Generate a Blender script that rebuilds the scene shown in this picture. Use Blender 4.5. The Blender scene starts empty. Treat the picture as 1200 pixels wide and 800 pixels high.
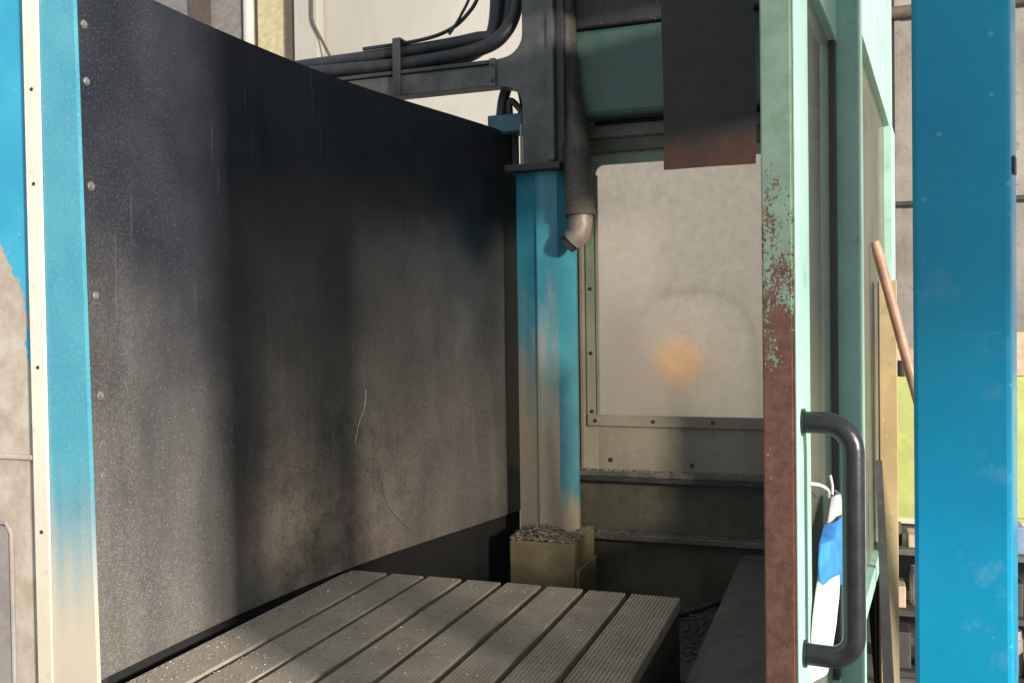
import bpy, bmesh, math, random
from mathutils import Vector, Matrix
R = math.radians
random.seed(7)
S = bpy.context.scene
COL = S.collection

# ------------------------------------------------------------------ camera
cam = bpy.data.objects.new('camera', bpy.data.cameras.new('camera'))
COL.objects.link(cam)
cam.data.sensor_width = 36.0
cam.data.lens = 33.0
cam.data.clip_start = 0.05
cam.data.clip_end = 200
cam.matrix_world = (Matrix.Translation((0, 0, 1.65)) @ Matrix.Rotation(R(19.6), 4, 'Z')
                    @ Matrix.Rotation(R(89.0), 4, 'X') @ Matrix.Rotation(R(-0.8), 4, 'Z'))
S.camera = cam

# ------------------------------------------------------------------ ambient light of the workshop
W = bpy.data.worlds.new('World')
S.world = W
W.use_nodes = True
bg = W.node_tree.nodes['Background']
bg.inputs[0].default_value = (0.83, 0.92, 1.0, 1)
bg.inputs[1].default_value = 0.53

# ------------------------------------------------------------------ low daylight through the open shop gate
def gate_light(name, loc, target, power, w, h, col):
    l = bpy.data.lights.new(name, 'AREA')
    l.shape = 'RECTANGLE'; l.size = w; l.size_y = h
    l.energy = power; l.color = col
    o = bpy.data.objects.new(name, l); COL.objects.link(o)
    o.location = loc
    o.rotation_euler = (Vector(target) - Vector(loc)).to_track_quat('-Z', 'Y').to_euler()
    return o
EL = R(11.5)
AZ = Vector((0.836, -0.549, 0))
DL = AZ * math.cos(EL) + Vector((0, 0, math.sin(EL)))
TG = Vector((-0.6, 2.4, 1.4))
gate_light('gate_daylight', TG + DL * 16, TG, 4700, 1.35, 1.5, (1.0, 0.92, 0.81))

S.view_settings.view_transform = 'Standard'
S.view_settings.look = 'None'
S.view_settings.exposure = 0.55
S.view_settings.gamma = 1.0
S.render.engine = 'CYCLES'
S.cycles.max_bounces = 8
S.cycles.transparent_max_bounces = 16

# ------------------------------------------------------------------ node helper
class T:
    def __init__(s, name):
        s.m = bpy.data.materials.new(name); s.m.use_nodes = True
        s.t = s.m.node_tree; s.n = s.t.nodes; s.n.clear()
        s.out = s.n.new('ShaderNodeOutputMaterial')
        g = s.n.new('ShaderNodeNewGeometry'); s.pos = g.outputs['Position']; s.nor = g.outputs['Normal']
        x = s.n.new('ShaderNodeSeparateXYZ'); s.link(s.pos, x.inputs[0])
        s.x, s.y, s.z = x.outputs
    def link(s, a, b):
        if hasattr(a, 'is_output') or isinstance(a, bpy.types.NodeSocket): s.t.links.new(a, b)
        else:
            try: b.default_value = a
            except Exception: b.default_value = (*a, 1) if len(a) == 3 else a
    def sc(s, sx, sy, sz, v=None):
        m = s.n.new('ShaderNodeVectorMath'); m.operation = 'MULTIPLY'
        s.link(v or s.pos, m.inputs[0]); m.inputs[1].default_value = (sx, sy, sz); return m.outputs[0]
    def noise(s, scale, detail=3, rough=0.55, v=None, dist=0.0):
        k = s.n.new('ShaderNodeTexNoise'); s.link(v or s.pos, k.inputs['Vector'])
        k.inputs['Scale'].default_value = scale; k.inputs['Detail'].default_value = detail
        k.inputs['Roughness'].default_value = rough; k.inputs['Distortion'].default_value = dist
        return k.outputs[0]
    def vor(s, scale, v=None, out='Distance', rnd=1.0):
        k = s.n.new('ShaderNodeTexVoronoi'); s.link(v or s.pos, k.inputs['Vector'])
        k.inputs['Scale'].default_value = scale; k.inputs['Randomness'].default_value = rnd
        return k.outputs[out]
    def ma(s, op, a, b=0.0, clamp=False):
        k = s.n.new('ShaderNodeMath'); k.operation = op; k.use_clamp = clamp
        s.link(a, k.inputs[0]); s.link(b, k.inputs[1]); return k.outputs[0]
    def mr(s, v, a, b, c=0.0, d=1.0, smooth=True):
        k = s.n.new('ShaderNodeMapRange'); k.interpolation_type = 'SMOOTHSTEP' if smooth else 'LINEAR'
        s.link(v, k.inputs[0])
        for i, q in enumerate((a, b, c, d)): k.inputs[i + 1].default_value = q
        return k.outputs[0]
    def mix(s, f, a, b, mode='MIX'):
        k = s.n.new('ShaderNodeMix'); k.data_type = 'RGBA'; k.blend_type = mode
        s.link(f, k.inputs[0]); s.link(a, k.inputs[6]); s.link(b, k.inputs[7]); return k.outputs[2]
    def specks(s, scale, thr, dens):
        d = s.mr(s.vor(scale), thr * 0.5, thr, 1, 0)
        k = s.n.new('ShaderNodeSeparateColor'); s.link(s.vor(scale, out='Color'), k.inputs[0])
        return s.ma('MULTIPLY', d, s.mr(k.outputs[0], 1 - dens, 1 - dens + 0.05))
    def bsdf(s, col, rough=0.5, metal=0.0, bump=None, bs=0.3, bd=0.002, spec=0.5, coat=0.0):
        p = s.n.new('ShaderNodeBsdfPrincipled')
        s.link(col, p.inputs['Base Color']); s.link(rough, p.inputs['Roughness']); s.link(metal, p.inputs['Metallic'])
        p.inputs['Specular IOR Level'].default_value = spec
        p.inputs['Coat Weight'].default_value = coat; p.inputs['Coat Roughness'].default_value = 0.15
        if bump is not None:
            b = s.n.new('ShaderNodeBump'); b.inputs['Strength'].default_value = bs; b.inputs['Distance'].default_value = bd
            s.link(bump, b.inputs['Height']); s.link(b.outputs[0], p.inputs['Normal'])
        return p.outputs[0]
    def done(s, sh):
        s.link(sh, s.out.inputs[0]); return s.m

DUST = (0.36, 0.315, 0.255)

def grimy(name, col, rough=0.45, dust=0.3, var=0.25, metal=0.0, zlo=None, zhi=None, zamt=0.0, speck=0.0, dustcol=DUST, nscale=6, bs=0.2, dark=0.0):
    """paint or metal with blotches, optional dust that has settled on the lower part, bright chip specks"""
    t = T(name)
    n1 = t.noise(nscale, 5, 0.6); n2 = t.noise(nscale * 9, 4, 0.65)
    st = t.noise(14, 4, 0.6, t.sc(1, 1, 0.12))
    c = t.mix(t.mr(n1, 0.3, 0.75), [v * (1 - var) for v in col], [min(1, v * (1 + var)) for v in col])
    f = t.ma('MULTIPLY', t.mr(t.ma('ADD', t.ma('MULTIPLY', n2, 0.5), t.ma('MULTIPLY', st, 0.5)), 0.42, 0.68), dust)
    if zamt:
        zz = t.ma('ADD', t.z, t.mr(st, 0.2, 0.8, -0.13, 0.13, False))
        f = t.ma('ADD', f, t.mr(zz, zlo, zhi, zamt, 0.0), True)
    c = t.mix(f, c, dustcol)
    if dark:
        c = t.mix(t.ma('MULTIPLY', t.mr(t.noise(22, 5, 0.7), 0.55, 0.72), dark), c, (0.03, 0.026, 0.022))
    if speck:
        c = t.mix(t.ma('MAXIMUM', t.specks(140, 0.22, speck), t.specks(60, 0.12, speck * 0.4)), c, (0.62, 0.58, 0.52))
    r = t.ma('ADD', t.ma('MULTIPLY', f, 0.35), t.mr(n2, 0.3, 0.7, rough - 0.06, rough + 0.08), True)
    return t.done(t.bsdf(c, r, metal, t.noise(260, 4, 0.6), bs))

# ------------------------------------------------------------------ materials
def m_panel():
    t = T('black_sheet_dust_and_light')
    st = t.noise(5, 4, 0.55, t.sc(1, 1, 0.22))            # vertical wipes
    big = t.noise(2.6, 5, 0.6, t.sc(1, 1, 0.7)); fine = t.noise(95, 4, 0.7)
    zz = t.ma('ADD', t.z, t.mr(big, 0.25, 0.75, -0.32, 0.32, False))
    low = t.mr(zz, 0.70, 2.05, 1.0, 0.05)  # dust thins upward, also painting the soft upper edge of the sunlight
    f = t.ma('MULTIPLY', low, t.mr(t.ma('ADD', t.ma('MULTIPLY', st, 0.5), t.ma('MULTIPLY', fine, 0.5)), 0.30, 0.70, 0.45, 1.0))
    band = t.mr(t.ma('ABSOLUTE', t.ma('SUBTRACT', t.y, 2.62)), 0.0, 0.66, 1.0, 0.0)   # chip dust, its warm tone also painting light through the pane
    lit_spray = t.ma('MULTIPLY', t.ma('MULTIPLY', band, t.mr(t.z, 0.85, 1.75, 1.0, 0.0)), t.mr(t.ma('ADD', t.ma('MULTIPLY', t.noise(120, 5, 0.75), 0.6), t.ma('MULTIPLY', t.noise(14, 4, 0.6), 0.4)), 0.36, 0.62))
    f = t.ma('ADD', t.ma('MULTIPLY', f, 0.46), t.ma('MULTIPLY', lit_spray, 0.38), True)
    c = t.mix(t.mr(t.noise(5, 4), 0.3, 0.7), (0.010, 0.013, 0.022), (0.019, 0.022, 0.030))  # bluish tint paints a reflected navy sheen into the black
    c = t.mix(f, c, t.mix(lit_spray, (0.36, 0.325, 0.285), (0.45, 0.35, 0.25)))
    # rubbed scratches
    scr = t.ma('MULTIPLY', t.mr(t.noise(60, 2, 0.5, t.sc(1, 1, 0.05)), 0.66, 0.72), t.mr(t.noise(3, 3), 0.5, 0.62))
    c = t.mix(t.ma('MULTIPLY', scr, 0.07), c, (0.4, 0.4, 0.4))
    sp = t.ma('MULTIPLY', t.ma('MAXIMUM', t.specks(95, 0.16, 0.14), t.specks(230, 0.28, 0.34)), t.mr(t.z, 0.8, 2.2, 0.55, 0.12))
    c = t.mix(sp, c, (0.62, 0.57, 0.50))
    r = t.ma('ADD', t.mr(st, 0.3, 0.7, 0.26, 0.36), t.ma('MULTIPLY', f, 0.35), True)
    h = t.ma('ADD', t.ma('MULTIPLY', t.noise(200, 3), 0.6), sp)
    return t.done(t.bsdf(c, r, 0, h, 0.25, 0.0015, spec=0.5))

def m_frame_blue():
    t = T('blue_paint_dusty_foot')
    n = t.noise(130, 5, 0.7); st = t.noise(12, 4, 0.6, t.sc(1, 1, 0.1))
    c = t.mix(t.mr(t.noise(5, 4), 0.3, 0.7), (0.04, 0.25, 0.35), (0.07, 0.31, 0.40))
    zz = t.ma('ADD', t.z, t.mr(st, 0.25, 0.75, -0.10, 0.10, False))
    f = t.ma('ADD', t.mr(zz, 0.98, 1.38, 0.95, 0.0), t.ma('MULTIPLY', t.mr(n, 0.48, 0.7), 0.18), True)
    c = t.mix(f, c, (0.50, 0.43, 0.33))
    c = t.mix(t.ma('MULTIPLY', t.specks(150, 0.2, 0.08), 0.6), c, (0.6, 0.62, 0.62))
    return t.done(t.bsdf(c, t.mr(f, 0, 1, 0.36, 0.85), 0, n, 0.12))

def m_left_door():
    t = T('blue_paint_worn_to_primer')
    n = t.noise(9, 6, 0.62)
    # the worn patch: below a rising line, broken at its rim
    e = t.ma('ADD', t.ma('SUBTRACT', t.z, 1.62), t.ma('MULTIPLY', t.ma('ADD', t.x, 1.742), 3.2))
    e = t.ma('ADD', e, t.mr(n, 0.2, 0.8, -0.16, 0.16, False))
    f = t.mr(e, -0.015, 0.015, 1, 0)
    b = t.mix(t.mr(t.noise(4, 4), 0.3, 0.7), (0.02, 0.26, 0.42), (0.04, 0.34, 0.50))
    g = t.mix(t.mr(t.noise(18, 5, 0.65), 0.3, 0.7), (0.34, 0.28, 0.22), (0.46, 0.41, 0.34))
    c = t.mix(f, b, g)
    c = t.mix(t.specks(120, 0.22, 0.10), c, (0.65, 0.6, 0.52))
    return t.done(t.bsdf(c, t.mr(f, 0, 1, 0.35, 0.8), 0, t.ma('ADD', t.ma('MULTIPLY', f, -1.0), t.ma('MULTIPLY', n, 0.3)), 0.35, 0.001))

def m_column():
    t = T('teal_paint_dust_coated')
    st = t.noise(22, 5, 0.65, t.sc(1, 1, 0.12)); n = t.noise(70, 5, 0.7)
    c = t.mix(t.mr(t.noise(6, 4), 0.3, 0.7), (0.020, 0.20, 0.29), (0.04, 0.28, 0.38))
    s = t.n.new('ShaderNodeSeparateXYZ'); t.link(t.nor, s.inputs[0])
    face = t.mr(s.outputs[1], -0.92, -0.72, 1.0, 0.12)               # chips fly against the front faces
    zz = t.ma('ADD', t.z, t.mr(st, 0.2, 0.8, -0.28, 0.28, False))
    f = t.ma('MULTIPLY', t.mr(zz, 1.15, 1.85, 1.0, 0.02), t.mr(n, 0.25, 0.6, 0.55, 1.0))
    f = t.ma('MULTIPLY', f, face)
    f = t.ma('MAXIMUM', f, t.mr(t.ma('ADD', t.z, t.mr(st, 0.2, 0.8, -0.1, 0.1, False)), 0.84, 1.02, 0.9, 0.0))
    c = t.mix(f, c, (0.40, 0.315, 0.21))
    c = t.mix(t.specks(130, 0.2, 0.12), c, (0.6, 0.55, 0.45))
    return t.done(t.bsdf(c, t.mr(f, 0, 1, 0.38, 0.85), 0, n, 0.2))

def m_door_edge():
    t = T('mint_paint_chipped_to_rust')
    zz = t.ma('ADD', t.z, 0.0)
    n = t.noise(240, 3, 0.7); big = t.noise(40, 4, 0.6, t.sc(1, 1, 0.6))
    mask = t.ma('ADD', t.ma('MULTIPLY', n, 0.55), t.ma('MULTIPLY', big, 0.45))
    lvl = t.mr(t.z, 1.54, 1.92, 0.66, 0.33, False)                  # chipping gets heavier lower down
    d = t.ma('SUBTRACT', lvl, mask)
    f = t.mr(d, -0.02, 0.03)
    g = t.mix(t.mr(t.noise(25, 5, 0.65), 0.3, 0.7), (0.22, 0.32, 0.22), (0.29, 0.41, 0.30))
    ru = t.mix(t.mr(t.noise(60, 5, 0.7), 0.3, 0.7), (0.13, 0.055, 0.036), (0.22, 0.105, 0.07))
    ru = t.mix(t.mr(t.noise(300, 2), 0.62, 0.75), ru, (0.25, 0.15, 0.11))
    c = t.mix(f, g, ru)
    return t.done(t.bsdf(c, t.mr(f, 0, 1, 0.5, 0.75), 0, t.ma('SUBTRACT', t.ma('MULTIPLY', n, 0.3), f), 0.5, 0.0012))

def m_mint(name='mint_paint', k=1.0):
    return grimy(name, (0.30 * k, 0.52 * k, 0.43 * k), 0.42, 0.22, 0.12, dustcol=(0.46, 0.44, 0.36), nscale=8, dark=0.25)

def m_post():
    t = T('bright_blue_gloss_paint')
    n = t.noise(3, 5, 0.6); sc = t.noise(30, 3, 0.6, t.sc(0.05, 1, 1))
    c = t.mix(t.mr(n, 0.3, 0.7), (0.002, 0.185, 0.345), (0.003, 0.225, 0.39))
    sm = t.ma('MULTIPLY', t.mr(t.noise(11, 5, 0.7), 0.56, 0.72), 0.14)
    sm = t.ma('ADD', sm, t.ma('MULTIPLY', t.ma('MULTIPLY', t.mr(sc, 0.66, 0.70), t.mr(t.noise(8, 2), 0.55, 0.65)), 0.35))
    sm = t.ma('ADD', sm, t.ma('MULTIPLY', t.specks(45, 0.2, 0.14), 0.35), True)
    c = t.mix(sm, c, (0.28, 0.42, 0.46))
    r = t.ma('ADD', t.mr(t.noise(14, 5), 0.3, 0.7, 0.24, 0.36), sm, True)
    return t.done(t.bsdf(c, r, 0, t.noise(120, 4), 0.06, spec=0.3))

def m_table():
    t = T('cast_iron_dusty')
    n = t.noise(7, 5, 0.6); f = t.noise(160, 4, 0.75)
    c = t.mix(t.mr(n, 0.3, 0.7), (0.255, 0.21, 0.165), (0.365, 0.305, 0.24))
    dust = t.ma('MULTIPLY', t.mr(t.x, -1.55, -0.85, 0.62, 0.15), t.mr(f, 0.36, 0.66, 0.25, 1.0))
    c = t.mix(dust, c, (0.46, 0.40, 0.33))
    c = t.mix(t.mr(t.noise(38, 5, 0.7), 0.58, 0.70, 0.0, 0.5), c, (0.07, 0.06, 0.05))
    sp = t.ma('MAXIMUM', t.specks(110, 0.24, 0.40), t.specks(230, 0.30, 0.45))
    sp = t.ma('MULTIPLY', sp, t.mr(t.x, -1.4, -0.5, 0.8, 0.25))
    c = t.mix(sp, c, (0.60, 0.55, 0.48))
    return t.done(t.bsdf(c, t.mr(f, 0.3, 0.7, 0.45, 0.75), 0.15, f, 0.35, 0.0012))

def m_pane_back():
    t = T('clouded_pane')
    st = t.noise(60, 4, 0.6, t.sc(0.15, 1, 1)); n = t.noise(6, 5, 0.6); fine = t.noise(260, 3, 0.7)
    p = t.n.new('ShaderNodeBsdfPrincipled')
    p.inputs['Base Color'].default_value = (0.95, 0.92, 0.88, 1)
    p.inputs['Transmission Weight'].default_value = 1.0
    p.inputs['IOR'].default_value = 1.3
    t.link(t.mr(st, 0.3, 0.7, 0.62, 0.75), p.inputs['Roughness'])
    d = t.n.new('ShaderNodeBsdfTranslucent'); t.link((0.84, 0.81, 0.77), d.inputs[0])
    e = t.n.new('ShaderNodeBsdfDiffuse'); t.link(t.mix(t.mr(fine, 0.3, 0.7), (0.48, 0.43, 0.38), (0.60, 0.55, 0.49)), e.inputs[0])
    a = t.n.new('ShaderNodeMixShader'); t.link(0.25, a.inputs[0]); t.link(d.outputs[0], a.inputs[1]); t.link(e.outputs[0], a.inputs[2])
    zz = t.mr(t.ma('ADD', t.z, t.mr(n, 0.2, 0.8, -0.12, 0.12, False)), 1.2, 2.0, 0.62, 0.45)
    ex = t.ma('DIVIDE', t.ma('ABSOLUTE', t.ma('ADD', t.x, 0.60)), 0.26); ez = t.ma('DIVIDE', t.ma('ABSOLUTE', t.ma('SUBTRACT', t.z, 1.33)), 0.45)
    rr_ = t.ma('ADD', t.ma('POWER', ex, 3.0), t.ma('POWER', ez, 3.0))          # round-cornered patch, clearer inside with a cloudier rim
    arch_mark = t.ma('ADD', t.mr(rr_, 0.55, 1.0, -0.16, 0.0), t.ma('MULTIPLY', t.mr(rr_, 0.88, 1.0), t.mr(rr_, 1.0, 1.25, 0.14, 0.0)))
    zz = t.ma('ADD', zz, arch_mark)
    mot = t.mr(t.noise(35, 6, 0.7), 0.3, 0.7, -0.16, 0.16, False)
    zz = t.ma('ADD', zz, mot)
    b = t.n.new('ShaderNodeMixShader'); t.link(t.ma('ADD', zz, t.mr(fine, 0.3, 0.7, -0.12, 0.12), True), b.inputs[0])
    t.link(p.outputs[0], b.inputs[1]); t.link(a.outputs[0], b.inputs[2])
    return t.done(b.outputs[0])

def m_pane_door():
    t = T('dusty_door_pane')
    st = t.noise(14, 4, 0.6, t.sc(1, 1, 0.08)); n = t.noise(6, 5, 0.6)
    tr = t.n.new('ShaderNodeBsdfTransparent'); t.link((0.97, 0.94, 0.89), tr.inputs[0])
    p = t.bsdf(t.mix(t.mr(st, 0.35, 0.65), (0.20, 0.24, 0.20), (0.25, 0.23, 0.19)), 0.35)
    k = t.n.new('ShaderNodeMixShader')
    t.link(t.ma('ADD', t.mr(n, 0.3, 0.7, 0.26, 0.40), t.mr(t.z, 1.0, 1.4, 0.15, 0.0), True), k.inputs[0])
    t.link(tr.outputs[0], k.inputs[1]); t.link(p, k.inputs[2])
    return t.done(k.outputs[0])

def m_flap():
    t = T('black_rubber_rusty_hem')
    n = t.noise(16, 5, 0.65); st = t.noise(20, 4, 0.6, t.sc(1, 1, 0.2))
    c = t.mix(t.mr(n, 0.3, 0.7), (0.007, 0.007, 0.008), (0.020, 0.017, 0.016))
    f = t.mr(t.ma('ADD', t.z, t.mr(n, 0.2, 0.8, -0.07, 0.07, False)), 2.13, 2.22, 1.0, 0.0)
    c = t.mix(t.ma('MULTIPLY', f, t.mr(st, 0.3, 0.6, 0.5, 1.0)), c, (0.06, 0.021, 0.010))
    return t.done(t.bsdf(c, 0.6, 0, t.noise(40, 4), 0.3, 0.003))

def m_plain(name, col, rough=0.5, metal=0.0, var=0.15, nscale=20, bs=0.15):
    t = T(name); n = t.noise(nscale, 5, 0.6)
    c = t.mix(t.mr(n, 0.3, 0.7), [v * (1 - var) for v in col], [min(1, v * (1 + var)) for v in col])
    return t.done(t.bsdf(c, rough, metal, t.noise(nscale * 8, 4), bs))

def m_wall():
    t = T('cream_painted_shop_wall')
    n = t.noise(0.8, 5, 0.6); st = t.noise(3, 4, 0.6, t.sc(1, 1, 0.1))
    c = t.mix(t.mr(n, 0.3, 0.7), (0.46, 0.42, 0.36), (0.54, 0.50, 0.44))
    c = t.mix(t.mr(st, 0.55, 0.75, 0, 0.35), c, (0.36, 0.32, 0.27))
    return t.done(t.bsdf(c, 0.8, 0, t.noise(40, 3, 0.5, t.sc(1, 1, 0.02)), 0.35, 0.006))

def m_glow():
    t = T('lit_orange_bulb'); e = t.n.new('ShaderNodeEmission')
    t.link((1.0, 0.50, 0.16), e.inputs[0]); e.inputs[1].default_value = 0.8
    return t.done(e.outputs[0])

MAT = dict(
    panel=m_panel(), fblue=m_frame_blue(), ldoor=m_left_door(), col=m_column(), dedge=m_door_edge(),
    mint=m_mint(), post=m_post(), table=m_table(), pane=m_pane_back(), dpane=m_pane_door(), flap=m_flap(), wall=m_wall(),
    white=grimy('off_white_strip', (0.66, 0.62, 0.53), 0.5, 0.25, 0.08, zlo=0.9, zhi=1.5, zamt=0.5, dustcol=(0.5, 0.42, 0.29), dark=0.2),
    iron=grimy('grey_cast_iron', (0.08, 0.083, 0.078), 0.5, 0.3, 0.3, nscale=14, dustcol=(0.19, 0.18, 0.16), bs=0.45),
    irond=grimy('dark_iron', (0.035, 0.035, 0.036), 0.5, 0.25, 0.3, dustcol=(0.12, 0.11, 0.10)),
    bed=grimy('oily_black_iron', (0.022, 0.021, 0.02), 0.5, 0.3, 0.3, dustcol=(0.07, 0.065, 0.055), speck=0.1),
    wallg=grimy('mint_sheet_dusty', (0.19, 0.27, 0.19), 0.5, 0.45, 0.2, zlo=1.1, zhi=2.0, zamt=0.75, dustcol=(0.33, 0.285, 0.225), speck=0.12),
    wallo=grimy('olive_sheet_grimy', (0.085, 0.085, 0.058), 0.5, 0.35, 0.3, dustcol=(0.15, 0.135, 0.10), speck=0.06, dark=0.4),
    wallb=grimy('beige_dust_sheet', (0.27, 0.235, 0.185), 0.7, 0.5, 0.15, dustcol=(0.34, 0.30, 0.24), speck=0.15, dark=0.2),
    rail=grimy('steel_rail_grimy', (0.10, 0.098, 0.085), 0.45, 0.45, 0.3, dustcol=(0.26, 0.23, 0.19), speck=0.12),
    headg=grimy('shade_darkened_mint', (0.05, 0.11, 0.088), 0.38, 0.15, 0.15, dustcol=(0.2, 0.22, 0.17), nscale=4, dark=0.3),  # mint paint, its colour darkened to paint the deep shade
    block=grimy('ochre_grey_casting', (0.20, 0.165, 0.085), 0.65, 0.5, 0.3, dustcol=(0.14, 0.115, 0.075), speck=0.08, dark=0.4),
    cable=m_plain('black_cable_rubber', (0.018, 0.019, 0.022), 0.5, var=0.3),
    hose=grimy('dirty_conduit_hose', (0.022, 0.021, 0.02), 0.55, 0.5, 0.4, dustcol=(0.26, 0.21, 0.16), nscale=30, zlo=2.02, zhi=2.32, zamt=0.45),
    fit=grimy('dull_steel_fitting', (0.34, 0.29, 0.25), 0.45, 0.4, 0.2, metal=0.3, nscale=30, dark=0.4),
    bolt=m_plain('steel_bolt', (0.30, 0.28, 0.26), 0.4, 0.6, 0.25, 60),
    dbolt=m_plain('dark_bolt', (0.05, 0.045, 0.04), 0.5, 0.3, 0.25, 60),
    handle=m_plain('black_powder_coat', (0.012, 0.012, 0.014), 0.30, 0, 0.4, 30, 0.12),
    sill=grimy('speckled_dark_sill', (0.075, 0.072, 0.065), 0.7, 0.5, 0.25, dustcol=(0.16, 0.145, 0.12), speck=0.14, nscale=12, dark=0.3),
    ochre=grimy('ochre_paint', (0.33, 0.235, 0.105), 0.55, 0.3, 0.18, zlo=0.7, zhi=1.35, zamt=0.55, dustcol=(0.36, 0.31, 0.22), speck=0.06, dark=0.25),
    lime=grimy('lime_green_paint', (0.37, 0.41, 0.12), 0.5, 0.25, 0.12, dustcol=(0.5, 0.48, 0.28), dark=0.2),
    wood=grimy('brown_wood', (0.30, 0.165, 0.105), 0.5, 0.3, 0.3, dustcol=(0.42, 0.28, 0.2), nscale=14),
    blue_cloth=m_plain('blue_cloth', (0.03, 0.20, 0.55), 0.85, 0, 0.2, 40, 0.3),
    white_cloth=m_plain('white_cloth', (0.48, 0.475, 0.46), 0.9, 0, 0.06, 40, 0.3),
    cord=m_plain('white_cord', (0.72, 0.70, 0.64), 0.8),
    chip=m_plain('metal_chip', (0.50, 0.46, 0.40), 0.45, 0.5, 0.4, 200),
    chipd=m_plain('rusty_chip', (0.24, 0.19, 0.15), 0.7, 0.2, 0.5, 200),
    floor=grimy('concrete_floor', (0.20, 0.19, 0.175), 0.8, 0.4, 0.2, dustcol=(0.28, 0.26, 0.23), dark=0.4),
    orange=m_plain('orange_paint', (0.80, 0.30, 0.04), 0.5),
    steelblue=m_plain('blue_grey_paint', (0.18, 0.24, 0.36), 0.5),
    yellow=m_plain('yellowed_board', (0.55, 0.47, 0.28), 0.8),
    brown=m_plain('dark_brown_frame', (0.11, 0.08, 0.06), 0.7),
    greyp=m_plain('grey_shutter', (0.24, 0.215, 0.20), 0.7),
    tealbox=m_plain('teal_box', (0.03, 0.11, 0.14), 0.5),
    parti=grimy('grimy_partition', (0.25, 0.22, 0.19), 0.8, 0.4, 0.35, dustcol=(0.34, 0.30, 0.26), nscale=1.6, dark=0.5),
    rubber=m_plain('gap_black', (0.008, 0.008, 0.008), 0.8),  # black fill that paints the shaded gap below the guard sheet
    glow=m_glow(),
    clutd=m_plain('dark_tool', (0.05, 0.045, 0.04), 0.6),
    clutb=m_plain('beige_carton', (0.45, 0.34, 0.24), 0.8),
)

# ------------------------------------------------------------------ mesh helpers
def obj(name, bm, mat, parent=None, smooth=False):
    me = bpy.data.meshes.new(name)
    bmesh.ops.recalc_face_normals(bm, faces=bm.faces[:])
    bm.to_mesh(me); bm.free()
    me.materials.append(MAT[mat])
    if smooth:
        for p in me.polygons: p.use_smooth = True
        try: me.set_sharp_from_angle(angle=R(40))
        except Exception: pass
    o = bpy.data.objects.new(name, me); COL.objects.link(o)
    if parent is not None:
        o.parent = parent
        base = parent
        off = Vector((0, 0, 0))
        while base is not None:
            off += Vector(base.location); base = base.parent
        if off.length > 0: me.transform(Matrix.Translation(-off))
    return o
def thing(name, label, cat, loc, group=None):
    o = bpy.data.objects.new(name, None); COL.objects.link(o)
    o.location = loc; o.empty_display_size = 0.05
    o['label'] = label; o['category'] = cat
    if group: o['group'] = group
    return o
def tag(o, label, cat, group=None, kind=None):
    o['label'] = label; o['category'] = cat
    if group: o['group'] = group
    if kind: o['kind'] = kind
    return o
def add_box(bm, x0, x1, y0, y1, z0, z1, bev=0.0, mtx=None):
    r = bmesh.ops.create_cube(bm, size=1.0)
    vs = r['verts']
    for v in vs:
        v.co = Vector(((x0 + x1) / 2 + v.co.x * (x1 - x0), (y0 + y1) / 2 + v.co.y * (y1 - y0), (z0 + z1) / 2 + v.co.z * (z1 - z0)))
    if bev:
        es = list({e for v in vs for e in v.link_edges})
        r = bmesh.ops.bevel(bm, geom=es, offset=bev, segments=2, affect='EDGES', profile=0.5)
        vs = list({v for f in r['faces'] for v in f.verts} | {v for v in vs if v.is_valid})
    if mtx is not None:
        for v in vs: v.co = mtx @ v.co
    return vs
def box(name, x0, x1, y0, y1, z0, z1, mat, parent=None, bev=0.002, mtx=None):
    bm = bmesh.new(); add_box(bm, x0, x1, y0, y1, z0, z1, bev, mtx)
    return obj(name, bm, mat, parent)
def catmull(pts, n=8):
    P = [Vector(p) for p in pts]; P = [P[0] * 2 - P[1]] + P + [P[-1] * 2 - P[-2]]
    out = []
    for i in range(1, len(P) - 2):
        a, b, c, d = P[i - 1:i + 3]
        for k in range(n):
            t = k / n
            out.append(0.5 * ((2 * b) + (c - a) * t + (2 * a - 5 * b + 4 * c - d) * t * t + (3 * b - a - 3 * c + d) * t ** 3))
    out.append(P[-2]); return out
def add_tube(bm, pts, rad, seg=12, cap=True):
    """rad: number or function of (index, count)"""
    pts = [Vector(p) for p in pts]; n = len(pts); rings = []
    tan0 = (pts[1] - pts[0]).normalized()
    up = Vector((0, 0, 1)) if abs(tan0.z) < 0.9 else Vector((1, 0, 0))
    u = (up - tan0 * up.dot(tan0)).normalized()
    for i, p in enumerate(pts):
        tn = (pts[min(i + 1, n - 1)] - pts[max(i - 1, 0)]).normalized()
        u = (u - tn * u.dot(tn)).normalized(); w = tn.cross(u)
        r = rad(i, n) if callable(rad) else rad
        rings.append([bm.verts.new(p + (u * math.cos(2 * math.pi * k / seg) + w * math.sin(2 * math.pi * k / seg)) * r) for k in range(seg)])
    for a, b in zip(rings, rings[1:]):
        for k in range(seg): bm.faces.new((a[k], a[(k + 1) % seg], b[(k + 1) % seg], b[k]))
    if cap:
        bm.faces.new(rings[0][::-1]); bm.faces.new(rings[-1])
def tube(name, pts, rad, mat, parent=None, seg=12):
    bm = bmesh.new(); add_tube(bm, pts, rad, seg); return obj(name, bm, mat, parent, True)
def add_prism(bm, outline, axis, a, b):
    """extrude a closed outline: axis 'y' -> outline is (x,z); 'z' -> (x,y); 'x' -> (y,z)"""
    def mk(p, t): return {'y': (p[0], t, p[1]), 'z': (p[0], p[1], t), 'x': (t, p[0], p[1])}[axis]
    A = [bm.verts.new(mk(p, a)) for p in outline]; B = [bm.verts.new(mk(p, b)) for p in outline]
    bm.faces.new(A[::-1]); bm.faces.new(B)
    n = len(A)
    for i in range(n): bm.faces.new((A[i], A[(i + 1) % n], B[(i + 1) % n], B[i]))
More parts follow.
